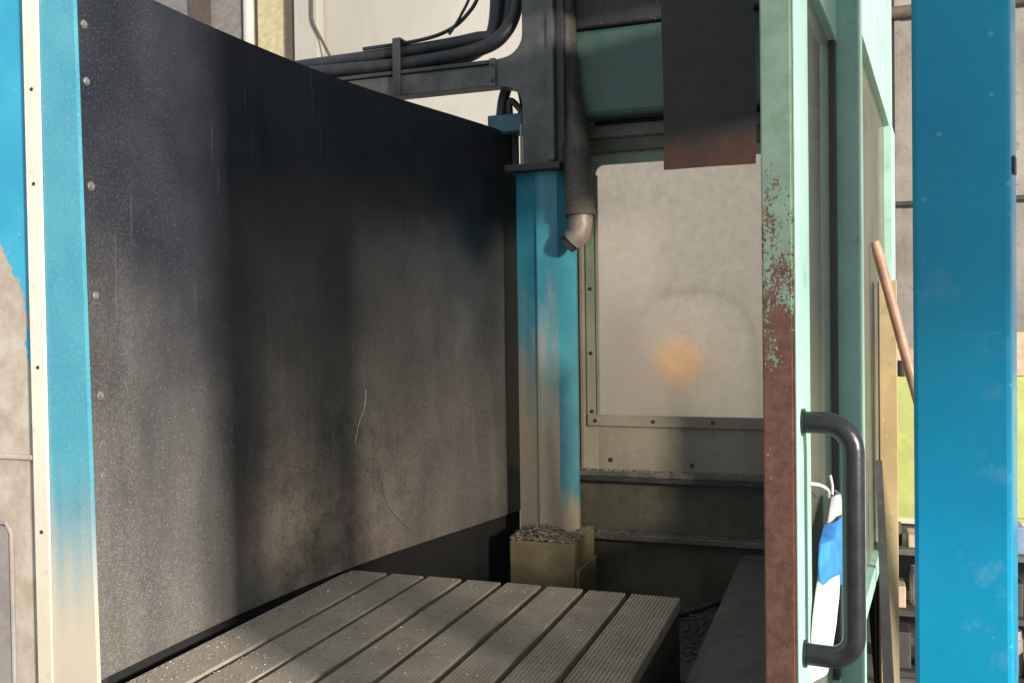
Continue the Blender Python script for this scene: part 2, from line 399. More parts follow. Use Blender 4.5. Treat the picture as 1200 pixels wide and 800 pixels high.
def prism(name, outline, axis, a, b, mat, parent=None, bev=0.0):
    bm = bmesh.new(); add_prism(bm, outline, axis, a, b)
    if bev:
        es = [e for e in bm.edges if e.calc_face_angle(0) > 0.6]
        bmesh.ops.bevel(bm, geom=es, offset=bev, segments=2, affect='EDGES')
    return obj(name, bm, mat, parent)
def dome_bolt(name, p, d, r, mat, parent):
    """hexagon head with a low dome, axis d"""
    bm = bmesh.new(); d = Vector(d).normalized(); p = Vector(p)
    bmesh.ops.create_cone(bm, cap_ends=True, segments=6, radius1=r, radius2=r * 0.92, depth=r * 0.7)
    bmesh.ops.create_cone(bm, cap_ends=True, segments=12, radius1=r * 1.35, radius2=r * 1.3, depth=r * 0.3, matrix=Matrix.Translation((0, 0, -r * 0.3)))
    q = d.to_track_quat('Z', 'Y').to_matrix().to_4x4()
    bm.transform(Matrix.Translation(p + d * r * 0.25) @ q)
    return obj(name, bm, mat, parent)

# ------------------------------------------------------------------ SETTING
fl = box('floor', -12, 6, -6, 12, -0.1, 0.0, 'floor', bev=0); fl['kind'] = 'structure'
rw = box('wall_rear', -12, 6, 8.0, 8.2, 0, 6.5, 'wall', bev=0); rw['kind'] = 'structure'
# wall furniture of the shop that shows above the guard panel
t = thing('shop_shutter', 'grey shutter with brown frame on the far wall above the black guard', 'shutter', (-6.1, 7.98, 0))
box('shutter_leaf', -6.9, -5.62, 7.93, 7.98, 0, 6.3, 'greyp', t)
box('frame_post', -6.18, -5.98, 7.86, 7.93, 0, 6.3, 'brown', t); box('frame_post', -7.05, -6.9, 7.88, 7.98, 0, 6.3, 'brown', t)
t = thing('drain_pipe', 'white vertical pipe on the far wall beside the yellow board', 'pipe', (-5.53, 7.92, 0))
tube('pipe', [(-5.53, 7.92, 0), (-5.53, 7.92, 6.3)], 0.055, 'white', t)
for z in (1.2, 3.2, 4.95, 6.0): box('pipe_clip', -5.60, -5.46, 7.86, 8.0, z, z + 0.04, 'iron', t)
tag(box('wall_board', -5.44, -5.10, 7.94, 7.985, 0.0, 6.3, 'yellow'), 'yellowish board fixed to the far wall between pipe and brown strip', 'board')
tag(box('wall_strip', -5.10, -5.0, 7.90, 7.985, 0, 6.3, 'brown'), 'narrow dark brown strip on the far wall beside the pale pilaster', 'strip')
tag(box('pilaster', -4.98, -4.72, 7.86, 7.985, 0, 6.4, 'wall', bev=0.01), 'pale cream pilaster on the far wall behind the cables', 'pilaster')
tag(tube('conduit', [(-4.77, 7.84, 6.0), (-4.77, 7.84, 4.60), (-4.755, 7.84, 4.54), (-4.56, 7.84, 4.18), (-4.55, 7.84, 4.10), (-4.55, 7.84, 0.0)], 0.014, 'brown'),
    'thin dark conduit running down the cream pilaster', 'conduit')
pt = box('partition', 0.05, 5.9, 7.55, 7.60, 0, 5.6, 'parti', bev=0.004); tag(pt, 'grimy grey-brown sheet partition behind the blue post', 'partition')
for i in range(9): box('batten', 0.35 + i * 0.62, 0.39 + i * 0.62, 7.53, 7.5495, 0, 5.6, 'parti', pt, 0.003)
tag(tube('wall_pipe', [(0.0, 7.48, 3.90), (5.5, 7.48, 3.90)], 0.045, 'brown'), 'dark horizontal pipe high on the far wall beside the blue post', 'pipe')
tag(tube('wall_pipe', [(0.0, 7.50, 2.5), (5.5, 7.50, 2.5)], 0.02, 'irond'), 'thin dark pipe at mid height on the far wall beside the blue post', 'pipe')

# ------------------------------------------------------------------ GUARD PANEL (long black sheet)
def panel_x(y, z):
    k = [(1.59, -1.592), (2.1, -1.589), (2.45, -1.567), (2.7, -1.538), (2.97, -1.490), (3.54, -1.362), (3.80, -1.312)]
    for (a, xa), (b, xb) in zip(k, k[1:]):
        if y <= b or b == 3.80:
            i = [q[0] for q in k].index(a)
            pa = k[max(i - 1, 0)]; pb = k[min(i + 2, len(k) - 1)]
            ma_ = (xb - pa[1]) / (b - pa[0]); mb = (pb[1] - xa) / (pb[0] - a)
            h = b - a; s = (y - a) / h
            x = (2*s**3 - 3*s**2 + 1) * xa + (s**3 - 2*s**2 + s) * h * ma_ + (-2*s**3 + 3*s**2) * xb + (s**3 - s**2) * h * mb
            break
    # slight oil-canning of the sheet
    return x + 0.0025 * math.sin(y * 5.1 + z * 1.3) * math.sin(z * 3.1) * (1 if y > 1.8 else 0)
t = thing('guard_panel', 'tall black dusty sheet-metal guard along the table, bending inwards at its end', 'guard', (-1.6, 2.7, 0.0))
bm = bmesh.new()
ny, nz = 60, 30; g = []
for i in range(ny + 1):
    y = 1.643 + (3.79 - 1.643) * i / ny
    g.append([bm.verts.new((panel_x(y, 0.862 + (2.455 - 0.862) * j / nz), y, 0.862 + (2.455 - 0.862) * j / nz)) for j in range(nz + 1)])
for i in range(ny):
    for j in range(nz): bm.faces.new((g[i][j], g[i + 1][j], g[i + 1][j + 1], g[i][j + 1]))
r = bmesh.ops.extrude_face_region(bm, geom=bm.faces[:])
for v in [q for q in r['geom'] if isinstance(q, bmesh.types.BMVert)]: v.co.x -= 0.004
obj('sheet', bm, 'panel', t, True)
bm = bmesh.new(); add_box(bm, -1.5935, -1.5880, 1.644, 1.745, 0.865, 2.45, 0.0008)
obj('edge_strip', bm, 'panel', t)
for z in (2.33, 2.205, 1.974, 1.73, 1.504, 1.323, 1.168, 1.023, 0.9):
    y = 1.662 + (2.205 - z) * 0.03
    dome_bolt('bolt', (-1.588, y, z), (1, 0, 0), 0.0075 + random.uniform(-0.001, 0.001), 'bolt', t)
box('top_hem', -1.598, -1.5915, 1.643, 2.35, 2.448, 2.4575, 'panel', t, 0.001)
bm = bmesh.new(); g = []
for i in range(31):
    y = 1.643 + (3.79 - 1.643) * i / 30
    g.append([bm.verts.new((panel_x(y, 0.86) - dx, y, z)) for dx, z in ((0.012, 0.4), (0.012, 0.8615), (0.0045, 0.8615))])
for i in range(30):
    for j in range(2): bm.faces.new((g[i][j], g[i + 1][j], g[i + 1][j + 1], g[i][j + 1]))
r = bmesh.ops.extrude_face_region(bm, geom=bm.faces[:])
for v in [q for q in r['geom'] if isinstance(q, bmesh.types.BMVert)]: v.co.x -= 0.006; v.co.z -= 0.001
obj('gap_shade_sheet', bm, 'rubber', t, True)  # added black sheet painting the dark gap between guard and table
# stiff feet that carry the sheet
for y in (1.75, 2.5): box('foot_post', -1.72, -1.625, y, y + 0.06, 0, 1.9, 'irond', t)
box('foot_post', -1.62, -1.56, 3.70, 3.76, 0, 1.2, 'irond', t)
box('foot_bracket', -1.58, -1.33, 3.715, 3.745, 0.5, 0.56, 'irond', t)

# ------------------------------------------------------------------ LEFT FRAME AND DOOR
t = thing('frame_post', 'blue painted upright with dusty cream foot at the edge of the black guard', 'post', (-1.64, 1.65, 0))
prism('upright', [(-1.6855, 0), (-1.549, 0), (-1.594, 2.6), (-1.6855, 2.6)], 'y', 1.630, 1.6415, 'fblue', t, 0.002)
box('back_channel', -1.68, -1.60, 1.642, 1.70, 0.0, 2.58, 'irond', t)
st = prism('cover_strip', [(-1.724, 0), (-1.6875, 0), (-1.6885, 2.6), (-1.729, 2.6)], 'y', 1.624, 1.66, 'white', None, 0.002)
tag(st, 'narrow off-white strip between blue upright and worn blue door', 'strip')
for z in (2.19, 1.98, 1.57, 1.20): dome_bolt('screw', (-1.707, 1.624, z), (0, -1, 0), 0.0035, 'dbolt', st)
t = thing('side_door', 'blue door with paint worn to beige primer beside the off-white strip', 'door', (-1.9, 1.65, 0))
bm = bmesh.new(); add_box(bm, -2.15, -1.732, 1.637, 1.667, 0.02, 2.6, 0.003); obj('leaf', bm, 'ldoor', t)
box('recess_panel', -2.10, -1.806, 1.630, 1.6365, 0.55, 1.205, 'greyp', t, 0.003)
bm = bmesh.new(); add_tube(bm, [(-1.806, 1.632, 0.55), (-1.806, 1.632, 1.19), (-1.82, 1.632, 1.212), (-2.10, 1.632, 1.212)], 0.005, 8); obj('seal', bm, 'greyp', t, True)
box('cross_rail', -2.15, -1.732, 1.627, 1.6365, 1.36, 1.372, 'ldoor', t, 0.003)
box('bottom_rail', -2.15, -1.732, 1.637, 1.667, 0.0, 0.019, 'irond', t)

# ------------------------------------------------------------------ T-SLOT TABLE
t = thing('slotted_table', 'dusty cast-iron machine table with parallel T-slots', 'machine table', (-1.0, 1.9, 0))
X0, X1, YA, YB, ZT = -1.553, -0.461, 0.95, 2.728, 0.85
slots = [X0 + 0.147 + 0.1318 * i for i in range(7)]
SW = 0.0185
edges = [X0] + [v for s in slots for v in (s - SW / 2, s + SW / 2)] + [X1]
for i in range(8):
    a, b = edges[2 * i], edges[2 * i + 1]
    depth = [0.0002, 0.0002, 0.0003, 0.0004, 0.0007, 0.0012, 0.0026, 0.0030][i]
    dz = random.uniform(-0.0012, 0.0012)
    n = max(8, int((b - a - 0.012) / 0.0098)); c = 0.0035
    prof = [(a, ZT - 0.034), (a, ZT - c + dz), (a + c, ZT + dz)]
    w = (b - a - 2 * c) / n
    for k in range(n):
        x = a + c + k * w
        prof += [(x + w * 0.30, ZT + dz), (x + w * 0.42, ZT + dz - depth), (x + w * 0.72, ZT + dz - depth), (x + w * 0.84, ZT + dz)]
    prof += [(b - c, ZT + dz), (b, ZT - c + dz), (b, ZT - 0.034)]
    prism('table_strip', prof, 'y', YA, YB + random.uniform(-0.003, 0.003), 'table', t)
for i in range(8):                                   # the wider neck under each slot leaves the T shape
    a, b = edges[2 * i], edges[2 * i + 1]
    box('strip_web', a + (0.012 if i else 0), b - (0.012 if i < 7 else 0), YA + 0.001, YB - 0.004, ZT - 0.075, ZT - 0.0342, 'bed', t, 0)
box('bed', X0 + 0.001, X1 - 0.002, YA + 0.002, YB - 0.006, ZT - 0.25, ZT - 0.0752, 'bed', t, 0.004)
box('pedestal', X0 + 0.12, X1 - 0.06, YA + 0.1, YB - 0.1, 0, ZT - 0.2502, 'bed', t, 0.004)

# ------------------------------------------------------------------ SUPPORT COLUMN
t = thing('column_base', 'ochre grey casting heaped with chips under the teal column', 'base block', (-1.12, 3.6, 0))
box('block', -1.252, -0.988, 3.45, 3.76, 0.0, 0.808, 'block', t, 0.008)
box('side_flange', -0.9875, -0.975, 3.47, 3.74, 0.0, 0.70, 'block', t, 0.003)
t = thing('support_column', 'faceted teal column coated with beige dust, standing on the chip-covered block', 'column', (-1.14, 3.62, 0.808))
prism('shaft', [(-1.259, 3.612), (-1.166, 3.585), (-1.158, 3.585), (-1.084, 3.600), (-1.030, 3.675), (-1.040, 3.735), (-1.255, 3.735)], 'z', 0.809, 2.262, 'col', t, 0.004)
box('seam_strip', -1.1665, -1.1585, 3.579, 3.587, 0.815, 2.255, 'col', t, 0.0015)
box('cap_plate', -1.285, -1.055, 3.545, 3.76, 2.2625, 2.290, 'irond', t, 0.003)
# iron bracket over the column: upright with one arm, filleted
def arc(cx, cz, r, a0, a1, n=8):
    return [(cx + r * math.cos(R(a0 + (a1 - a0) * k / n)), cz + r * math.sin(R(a0 + (a1 - a0) * k / n))) for k in range(n + 1)]
t = thing('iron_bracket', 'grey cast-iron upright with a filleted side arm on top of the teal column', 'bracket', (-1.15, 3.64, 2.29))
out = [(-1.082, 2.291), (-1.082, 3.25), (-1.214, 3.25)]
out += arc(-1.304, 2.818, 0.09, 0, -80) + [(-1.345, 2.722), (-1.345, 2.622)] + arc(-1.30, 2.530, 0.083, 90, 0) + [(-1.217, 2.291)]
prism('casting', out, 'y', 3.58, 3.66, 'iron', t, 0.006)
box('rear_web', -1.0815, -1.048, 3.60, 3.63, 2.291, 3.25, 'irond', t, 0.004)
box('edge_rib', -1.108, -1.082, 3.568, 3.5795, 2.30, 3.25, 'iron', t, 0.003)
box('clamp_lug', -1.352, -1.325, 3.566, 3.5795, 2.612, 2.728, 'iron', t, 0.003)
dome_bolt('bolt', (-1.3385, 3.566, 2.70), (0, -1, 0), 0.007, 'dbolt', t); dome_bolt('bolt', (-1.3385, 3.566, 2.638), (0, -1, 0), 0.007, 'dbolt', t)
box('side_pin', -1.236, -1.2275, 3.60, 3.61, 2.291, 2.46, 'fit', t, 0.001)
# cable tray beam
t = thing('cable_beam', 'grey horizontal beam carrying black cables behind the guard', 'beam', (-2.2, 3.64, 2.62))
box('beam', -3.6, -1.346, 3.60, 3.68, 2.625, 2.712, 'iron', t, 0.004)
box('top_lip', -3.6, -1.347, 3.585, 3.69, 2.7125, 2.728, 'irond', t, 0.002)
box('hanger_band', -1.79, -1.755, 3.575, 3.5845, 2.62, 2.86, 'irond', t, 0.002)
box('hanger_band', -1.79, -1.755, 3.5845, 3.745, 2.855, 2.865, 'irond', t, 0.002)
box('beam_post', -3.6, -3.5, 3.60, 3.70, 0, 2.6245, 'iron', t)
# cables lying on it
cl = [([(-3.55, 3.615, 2.760), (-2.6, 3.615, 2.757), (-2.29, 3.615, 2.77), (-1.75, 3.62, 2.762), (-1.42, 3.62, 2.785), (-1.30, 3.63, 2.85), (-1.27, 3.69, 3.0), (-1.27, 3.70, 3.24)], 0.029, 'thick black cable lying foremost on the beam and turning up'),
      ([(-3.55, 3.665, 2.763), (-2.5, 3.665, 2.760), (-2.0, 3.665, 2.762), (-1.60, 3.665, 2.77), (-1.44, 3.675, 2.80), (-1.365, 3.68, 2.90), (-1.36, 3.70, 3.24)], 0.030, 'thick black cable behind another on the beam, rising beside the bracket'),
      ([(-3.55, 3.64, 2.812), (-2.6, 3.64, 2.808), (-2.2, 3.64, 2.813), (-1.75, 3.64, 2.82), (-1.45, 3.645, 2.838), (-1.32, 3.69, 2.89), (-1.31, 3.72, 3.24)], 0.027, 'black cable resting on top of two thicker cables on the beam')]
for p, r, l in cl: tag(tube('cable', catmull(p), r, 'cable'), l, 'cable', 'black cables on the beam')
tag(tube('cable', catmull([(-1.95, 3.62, 2.846), (-1.70, 3.62, 2.852), (-1.56, 3.62, 2.876), (-1.47, 3.62, 2.93), (-1.41, 3.62, 3.02), (-1.38, 3.63, 3.24)]), 0.008, 'cable'), 'thin black cable lifting off the bundle in a long curve', 'cable', 'black cables on the beam')
tag(tube('cable', catmull([(-1.545, 3.61, 2.858), (-1.53, 3.61, 2.875), (-1.49, 3.61, 2.93), (-1.44, 3.61, 3.03), (-1.42, 3.62, 3.24)]), 0.006, 'cable'), 'thinnest black cable branching up steeply from the bundle', 'cable', 'black cables on the beam')
# loop of cable and junction box under the arm
t = thing('junction_box', 'small teal junction box at the top corner of the black guard below the bracket arm', 'junction box', (-1.32, 3.70, 2.455))
box('box', -1.398, -1.236, 3.66, 3.74, 2.44, 2.52, 'tealbox', t, 0.004)
box('lid', -1.390, -1.245, 3.652, 3.6595, 2.446, 2.514, 'tealbox', t, 0.002)
box('mount_rod', -1.33, -1.30, 3.75, 3.775, 2.3, 2.50, 'irond', t, 0.001)
tag(tube('loop_cable', catmull([(-1.352, 3.70, 2.519), (-1.338, 3.70, 2.60), (-1.31, 3.70, 2.655), (-1.265, 3.70, 2.64), (-1.245, 3.70, 2.56), (-1.256, 3.70, 2.519)]), 0.023, 'cable'), 'black cable looping out of the teal junction box', 'cable')
tag(tube('loop_cable', catmull([(-1.305, 3.68, 2.519), (-1.300, 3.67, 2.575), (-1.265, 3.67, 2.545), (-1.238, 3.67, 2.50), (-1.225, 3.69, 2.42), (-1.24, 3.70, 2.33), (-1.245, 3.71, 2.291)]), 0.013, 'cable'), 'thin black cable drooping over the junction box onto the column cap', 'cable')

# ------------------------------------------------------------------ HOSE beside the column
t = thing('conduit_hose', 'dirty ribbed hose bending down beside the teal column to a steel elbow', 'hose', (-0.97, 3.5, 2.0))
hp = catmull([(-1.085, 3.71, 3.2), (-1.082, 3.71, 2.93), (-1.075, 3.71, 2.74), (-1.065, 3.71, 2.60), (-1.035, 3.68, 2.46), (-0.995, 3.60, 2.28), (-0.977, 3.555, 2.135), (-0.974, 3.55, 2.07)], 22)
tube('hose', hp, lambda i, n: 0.050 + 0.006 * min(1, i / n * 1.5) + (0.0015 if (i // 2) % 2 else 0.0), 'hose', t, 18)
tube('elbow', catmull([(-0.974, 3.55, 2.10), (-0.974, 3.55, 2.06), (-0.976, 3.55, 2.03), (-0.985, 3.55, 2.0), (-1.010, 3.55, 1.975)], 6), lambda i, n: 0.050 - 0.006 * i / n, 'fit', t, 18)
tube('collar', [(-0.974, 3.55, 2.075), (-0.974, 3.55, 2.10)], 0.061, 'hose', t, 18)
tube('nozzle', [(-1.006, 3.55, 1.979), (-1.030, 3.552, 1.960)], 0.038, 'irond', t, 14)

# ------------------------------------------------------------------ REAR ENCLOSURE WALL WITH WINDOW
Y = 3.9
t = thing('rear_wall', 'grimy green rear wall of the machine with rails below its clouded window', 'machine wall', (-0.6, 3.95, 0))
# sheet with rounded window opening, built as four pieces plus corner
WX0, WX1, WZ0, WZ1 = -1.003, -0.20, 1.246, 2.325
bm = bmesh.new(); add_box(bm, -1.30, WX0, Y, Y + 0.02, 1.03, 2.60, 0.001); obj('side_sheet', bm, 'wallg', t)
rr = 0.035
corner = [(WX0, WZ1), (WX0, WZ1 - rr)] + arc(WX0 + rr, WZ1 - rr, rr, 180, 90, 6) + [(WX0 + rr, WZ1)]
corner = [(WX0 + 0.0003, WZ1), (WX0 + 0.0003, WZ1 - rr)] + [(x + 0.0003, z) for x, z in arc(WX0 + rr, WZ1 - rr, rr, 180, 90, 6)]
prism('corner_fillet', corner, 'y', Y + 0.0005, Y + 0.019, 'wallg', t)
box('lintel', WX0 + 0.0005, 0.10, Y - 0.002, Y + 0.02, WZ1, 2.425, 'wallg', t, 0.001)
box('lintel_rail', -1.06, 0.10, Y - 0.022, Y - 0.0025, 2.372, 2.428, 'wallo', t, 0.003)
box('top_rail', -1.06, 0.10, Y - 0.04, Y + 0.02, 2.43, 2.482, 'rail', t, 0.003)
box('upper_sheet', -1.06, 0.10, Y + 0.01, Y + 0.03, 2.483, 3.3, 'bed', t, 0.001)  # black sheet, painting the shadow gap under the housing
box('jamb', WX1, 0.10, Y, Y + 0.02, 1.03, WZ1 - 0.0005, 'wallg', t, 0.001)
box('sill_sheet', WX0 + 0.0005, WX1 - 0.0005, Y + 0.001, Y + 0.021, 1.03, WZ0, 'wallb', t, 0.001)
box('angle_bar', -1.070, -1.054, Y - 0.034, Y - 0.0005, 1.04, 2.36, 'wallb', t, 0.002)
istrip = box('inner_strip', -1.048, -1.008, Y - 0.006, Y - 0.0005, 1.255, 2.30, 'wallg', t, 0.001)
box('bead', WX0 - 0.002, WX0 + 0.012, Y - 0.010, Y + 0.0, 1.262, 2.28, 'wallb', t, 0.002)
bbead = box('bottom_bead', -1.046, WX1, Y - 0.014, Y + 0.0005, 1.215, 1.262, 'wallb', t, 0.003)
for x, z in ((-1.030, 1.525), (-1.028, 1.276), (-1.012, 1.238), (-0.763, 1.238), (-0.517, 1.238), (-0.27, 1.238), (-1.030, 1.80), (-1.030, 2.08)):
    dome_bolt('bolt', (x, Y - (0.014 if z < 1.26 else 0.006), z), (0, -1, 0), 0.0065, 'dbolt', bbead if z < 1.26 else istrip)
for x, z in ((-0.606, 1.058), (-0.95, 1.07)): dome_bolt('bolt', (x, Y + 0.001, z), (0, -1, 0), 0.008, 'dbolt', t)
box('upper_ledge', -1.12, 0.10, Y - 0.055, Y + 0.02, 1.008, 1.0295, 'rail', t, 0.004)
box('ledge_lip', -1.12, 0.10, Y - 0.058, Y - 0.048, 0.988, 1.0075, 'irond', t, 0.002)
box('middle_sheet', -1.30, 0.10, Y + 0.005, Y + 0.03, 0.77, 1.0075, 'wallo', t, 0.001)
box('lower_ledge', -1.30, 0.10, Y - 0.062, Y + 0.03, 0.742, 0.7695, 'rail', t, 0.004)
box('lower_sheet', -1.30, 0.10, Y - 0.012, Y + 0.03, 0.0, 0.7415, 'wallo', t, 0.001)
pn = box('window_pane', WX0 + 0.0002, WX1 - 0.0002, Y + 0.0225, Y + 0.0265, WZ0 - 0.01, WZ1 + 0.01, 'pane', t, 0)
sw = thing('sun_stop_wall', 'added mint wall piece keeping sun off the rear wall past the door end', 'machine wall', (0.12, 3.7, 0))
box('sheet', 0.103, 0.118, 3.47, 3.93, 0.0, 3.0, 'wallg', sw, 0.002)  # added out of view to stop sunlight past the door end
box('corner_post', 0.101, 0.14, 3.931, 3.965, 0.0, 3.0, 'wallg', sw, 0.003)
# things behind the clouded pane
def lathe(name, prof, cx, cy, mat, parent, seg=28):
    bm = bmesh.new(); rings = []
    for r_, z_ in prof: rings.append([bm.verts.new((cx + r_ * math.cos(2 * math.pi * k / seg), cy + r_ * math.sin(2 * math.pi * k / seg), z_)) for k in range(seg)])
    for a, b in zip(rings, rings[1:]):
        for k in range(seg): bm.faces.new((a[k], a[(k + 1) % seg], b[(k + 1) % seg], b[k]))
    bm.faces.new(rings[0][::-1]); bm.faces.new(rings[-1])
    return obj(name, bm, mat, parent, True)
t = thing('work_lamp', 'lit warm orange work lamp glowing blurred through the clouded window', 'lamp', (-0.70, 4.17, 0))
lathe('stand', [(0.12, 0.0), (0.12, 0.02), (0.012, 0.03), (0.012, 1.38), (0.02, 1.385)], -0.70, 4.17, 'white', t)
lathe('bulb', [(0.02, 1.386), (0.07, 1.41), (0.11, 1.46), (0.09, 1.53), (0.02, 1.57)], -0.70, 4.17, 'glow', t)
t = thing('grey_cabinet', 'blue-grey locker blurred behind the clouded window beside the lamp', 'locker', (-0.95, 4.5, 0))
cs = box('case', -1.10, -0.90, 4.35, 4.6, 0.0, 1.72, 'steelblue', t, 0.04)
box('handle_plate', -0.95, -0.93, 4.342, 4.3495, 1.2, 1.3, 'fit', cs)

# ------------------------------------------------------------------ HEADSTOCK AND FLAP
t = thing('headstock', 'spindle housing in mint darkened for shade above the rear window', 'headstock', (-0.6, 3.6, 2.45))
box('housing', -1.14, -0.15, 3.76, 3.88, 2.50, 2.858, 'headg', t, 0.02)
box('joint_strip', -0.675, -0.665, 3.752, 3.7595, 2.51, 2.85, 'irond', t, 0.002)
box('slide_cover', -1.13, -0.12, 3.74, 3.89, 2.8585, 3.4, 'bed', t, 0.01)
bm = bmesh.new(); add_box(bm, -0.62, -0.13, 2.76, 3.739, 2.97, 3.3, 0.01); obj('ram', bm, 'bed', t)
bm = bmesh.new(); g = []
for i in range(17):
    u = i / 16; row = []
    for j in range(15):
        v = j / 14
        x = -0.500 + 0.262 * u; z = 2.098 + 0.90 * v
        y = 2.752 + 0.002 * math.sin(u * 7 + 1) * (1 - v) + 0.010 * math.sin(v * 5) * (u - 0.3)
        row.append(bm.verts.new((x + 0.003 * math.sin(v * 8), y, z + 0.0)))
    g.append(row)
for i in range(16):
    for j in range(14): bm.faces.new((g[i][j], g[i + 1][j], g[i + 1][j + 1], g[i][j + 1]))
r = bmesh.ops.extrude_face_region(bm, geom=bm.faces[:])
for v in [q for q in r['geom'] if isinstance(q, bmesh.types.BMVert)]: v.co.y -= 0.006
t = thing('splash_flap', 'black hanging rubber flap with rust-brown lower hem in front of the green housing', 'flap', (-0.37, 2.75, 2.1))
obj('sheet', bm, 'flap', t, True)
box('clamp_bar', -0.51, -0.23, 2.735, 2.742, 2.975, 3.0, 'irond', t)
for x in (-0.47, -0.37, -0.27): dome_bolt('bolt', (x, 2.735, 2.987), (0, -1, 0), 0.007, 'dbolt', t)

# ------------------------------------------------------------------ TROUGH, SILL, lower rail
t = thing('door_sill', 'speckled dark grey sill beside the trough under the open door', 'sill', (-0.1, 2.7, 0))
prism('sill', [(-0.402, 0.712), (-0.375, 0.72), (0.06, 0.74), (0.06, 0.0), (-0.402, 0.0)], 'y', 1.25, 3.826, 'sill', t, 0.006)
box('light_stop_runner', -0.05, -0.03, 1.26, 3.82, 0.741, 0.984, 'irond', t, 0.002)  # door rail, made tall to stop sunlight passing under the door
t = thing('trough_rod', 'dark rod lying across the trough between table and sill', 'rod', (-0.49, 3.45, 0.6))
tube('rod', [(-0.60, 3.28, 0.612), (-0.405, 3.59, 0.612)], 0.010, 'irond', t)
tube('rod_grip', [(-0.46, 3.503, 0.612), (-0.40, 3.597, 0.612)], 0.013, 'bed', t)
tag(box('trough_tray', -0.62, -0.403, 2.74, 3.44, 0.55, 0.601, 'bed', bev=0.004), 'black chip tray on its foot in the trough beyond the table corner', 'tray')
tr = bpy.data.objects['trough_tray']
box('tray_foot', -0.56, -0.44, 2.9, 3.3, 0.0, 0.5495, 'bed', tr, 0)
tag(box('chip_pan', -1.30, -0.99, 2.80, 3.44, 0.0, 0.58, 'bed', bev=0.006), 'black chip pan between table end and column block', 'chip pan')

# ------------------------------------------------------------------ SLIDING DOOR on the right
DD = Vector((0.101, 1.097, 0)).normalized(); DN = Vector((DD.y, -DD.x, 0))     # along door, outwards
DP = Vector((-0.060, 1.188, 0))
DM = Matrix(((DD.x, DN.x, 0, DP.x), (DD.y, DN.y, 0, DP.y), (0, 0, 1, 0), (0, 0, 0, 1)))  # (s, out, z) -> world
t = thing('sliding_door', 'open mint green sliding door with rusty chipped front edge and dusty panes', 'door', (0.0, 2.2, 0.78))
def dbox(name, s0, s1, o0, o1, z0, z1, mat, bev=0.002, par=None): return box(name, s0, s1, o0, o1, z0, z1, mat, par or t, bev, DM)
ZB, ZTOP = 0.985, 2.95
# leading stile: its narrow front face is tilted a little to the viewer
bm = bmesh.new()
add_prism(bm, [(0.0, 0.0), (0.014, -0.040), (0.12, -0.040), (0.12, 0.0)], 'z', ZB, ZTOP)
bm.transform(DM); bmesh.ops.bevel(bm, geom=[e for e in bm.edges], offset=0.0025, segments=2, affect='EDGES')
obj('leading_stile', bm, 'dedge', t)
dbox('stile_cover', 0.003, 0.118, 0.0005, 0.004, ZB + 0.003, ZTOP - 0.003, 'mint', 0.0012)
dbox('top_rail', 0.1205, 0.5395, -0.030, 0.0, 2.128, ZTOP, 'mint')
dbox('bottom_rail', 0.1205, 0.5395, -0.030, 0.0, ZB, 1.03, 'mint')
dbox('inner_bead', 0.1205, 0.155, -0.022, -0.006, 1.0305, 2.1275, 'mint')
dbox('pane', 0.1555, 0.5395, -0.017, -0.013, 1.0305, 2.1275, 'dpane', 0)
dbox('dark_gap_strip', 0.515, 0.5395, -0.012, -0.002, 1.0305, ZTOP - 0.1, 'irond')  # dark strip painted in for the gap beside the middle post
dbox('middle_post', 0.540, 0.625, -0.03, 0.034, ZB, ZTOP, 'mint', 0.003)
dbox('top_rail', 0.6255, 2.27, -0.03, 0.004, 2.278, ZTOP, 'mint')
dbox('bottom_rail', 0.6255, 2.27, -0.03, 0.004, ZB, 1.03, 'mint')
dbox('pane', 0.6255, 2.10, -0.017, -0.013, 1.0305, 2.2775, 'dpane', 0)
dbox('rear_stile', 2.1005, 2.27, -0.03, 0.012, 1.0305, 2.2775, 'mint', 0.003)
# pull handle
h = thing('pull_handle', 'thick black U-shaped pull handle on the mint door edge', 'handle', (0, 1.2, 1.24))
hx = lambda s, o, z: DM @ Vector((s, o, z))
s = 0.035
pts = [hx(s, 0.006, 1.524), hx(s, 0.03, 1.524)]
pts += [hx(s, 0.03 + 0.034 * math.sin(R(a)), 1.490 + 0.034 * math.cos(R(a))) for a in range(15, 91, 15)]
pts += [hx(s, 0.064, 1.40), hx(s, 0.064, 1.33)]
pts += [hx(s, 0.036 + 0.028 * math.cos(R(a)), 1.262 - 0.028 * math.sin(R(a))) for a in range(0, 91, 15)]
pts += [hx(s, 0.02, 1.234), hx(s, 0.006, 1.234)]
tube('grip', pts, 0.0135, 'handle', h, 20)
for z in (1.524, 1.234):
    bm = bmesh.new(); add_tube(bm, [hx(s, 0.0042, z), hx(s, 0.008, z)], 0.017, 18); obj('flange', bm, 'handle', h, True)

# rag stuffed behind the handle
def cloth(name, us, mat, parent, s0, thick=0.0022):
    """us: rows (z, left, right, bulge) across the door face"""
    bm = bmesh.new(); rows = []
    for k, (z, a, b, bl) in enumerate(us):
        row = []
        for i in range(15):
            u = i / 14
            o = 0.008 + bl * math.sin(math.pi * u) + 0.004 * math.sin(u * 11 + k * 0.6) * (0.4 + 0.6 * bl / 0.02)
            row.append(bm.verts.new(DM @ Vector((a + (b - a) * u, o, z + 0.002 * math.sin(u * 7 + k)))))
        rows.append(row)
    for a, b in zip(rows, rows[1:]):
        for i in range(14): bm.faces.new((a[i], a[i + 1], b[i + 1], b[i]))
    r = bmesh.ops.extrude_face_region(bm, geom=bm.faces[:])
    for v in [q for q in r['geom'] if isinstance(q, bmesh.types.BMVert)]: v.co -= Vector((DN.x, DN.y, 0)) * thick
    o = obj(name, bm, mat, parent, True); return o
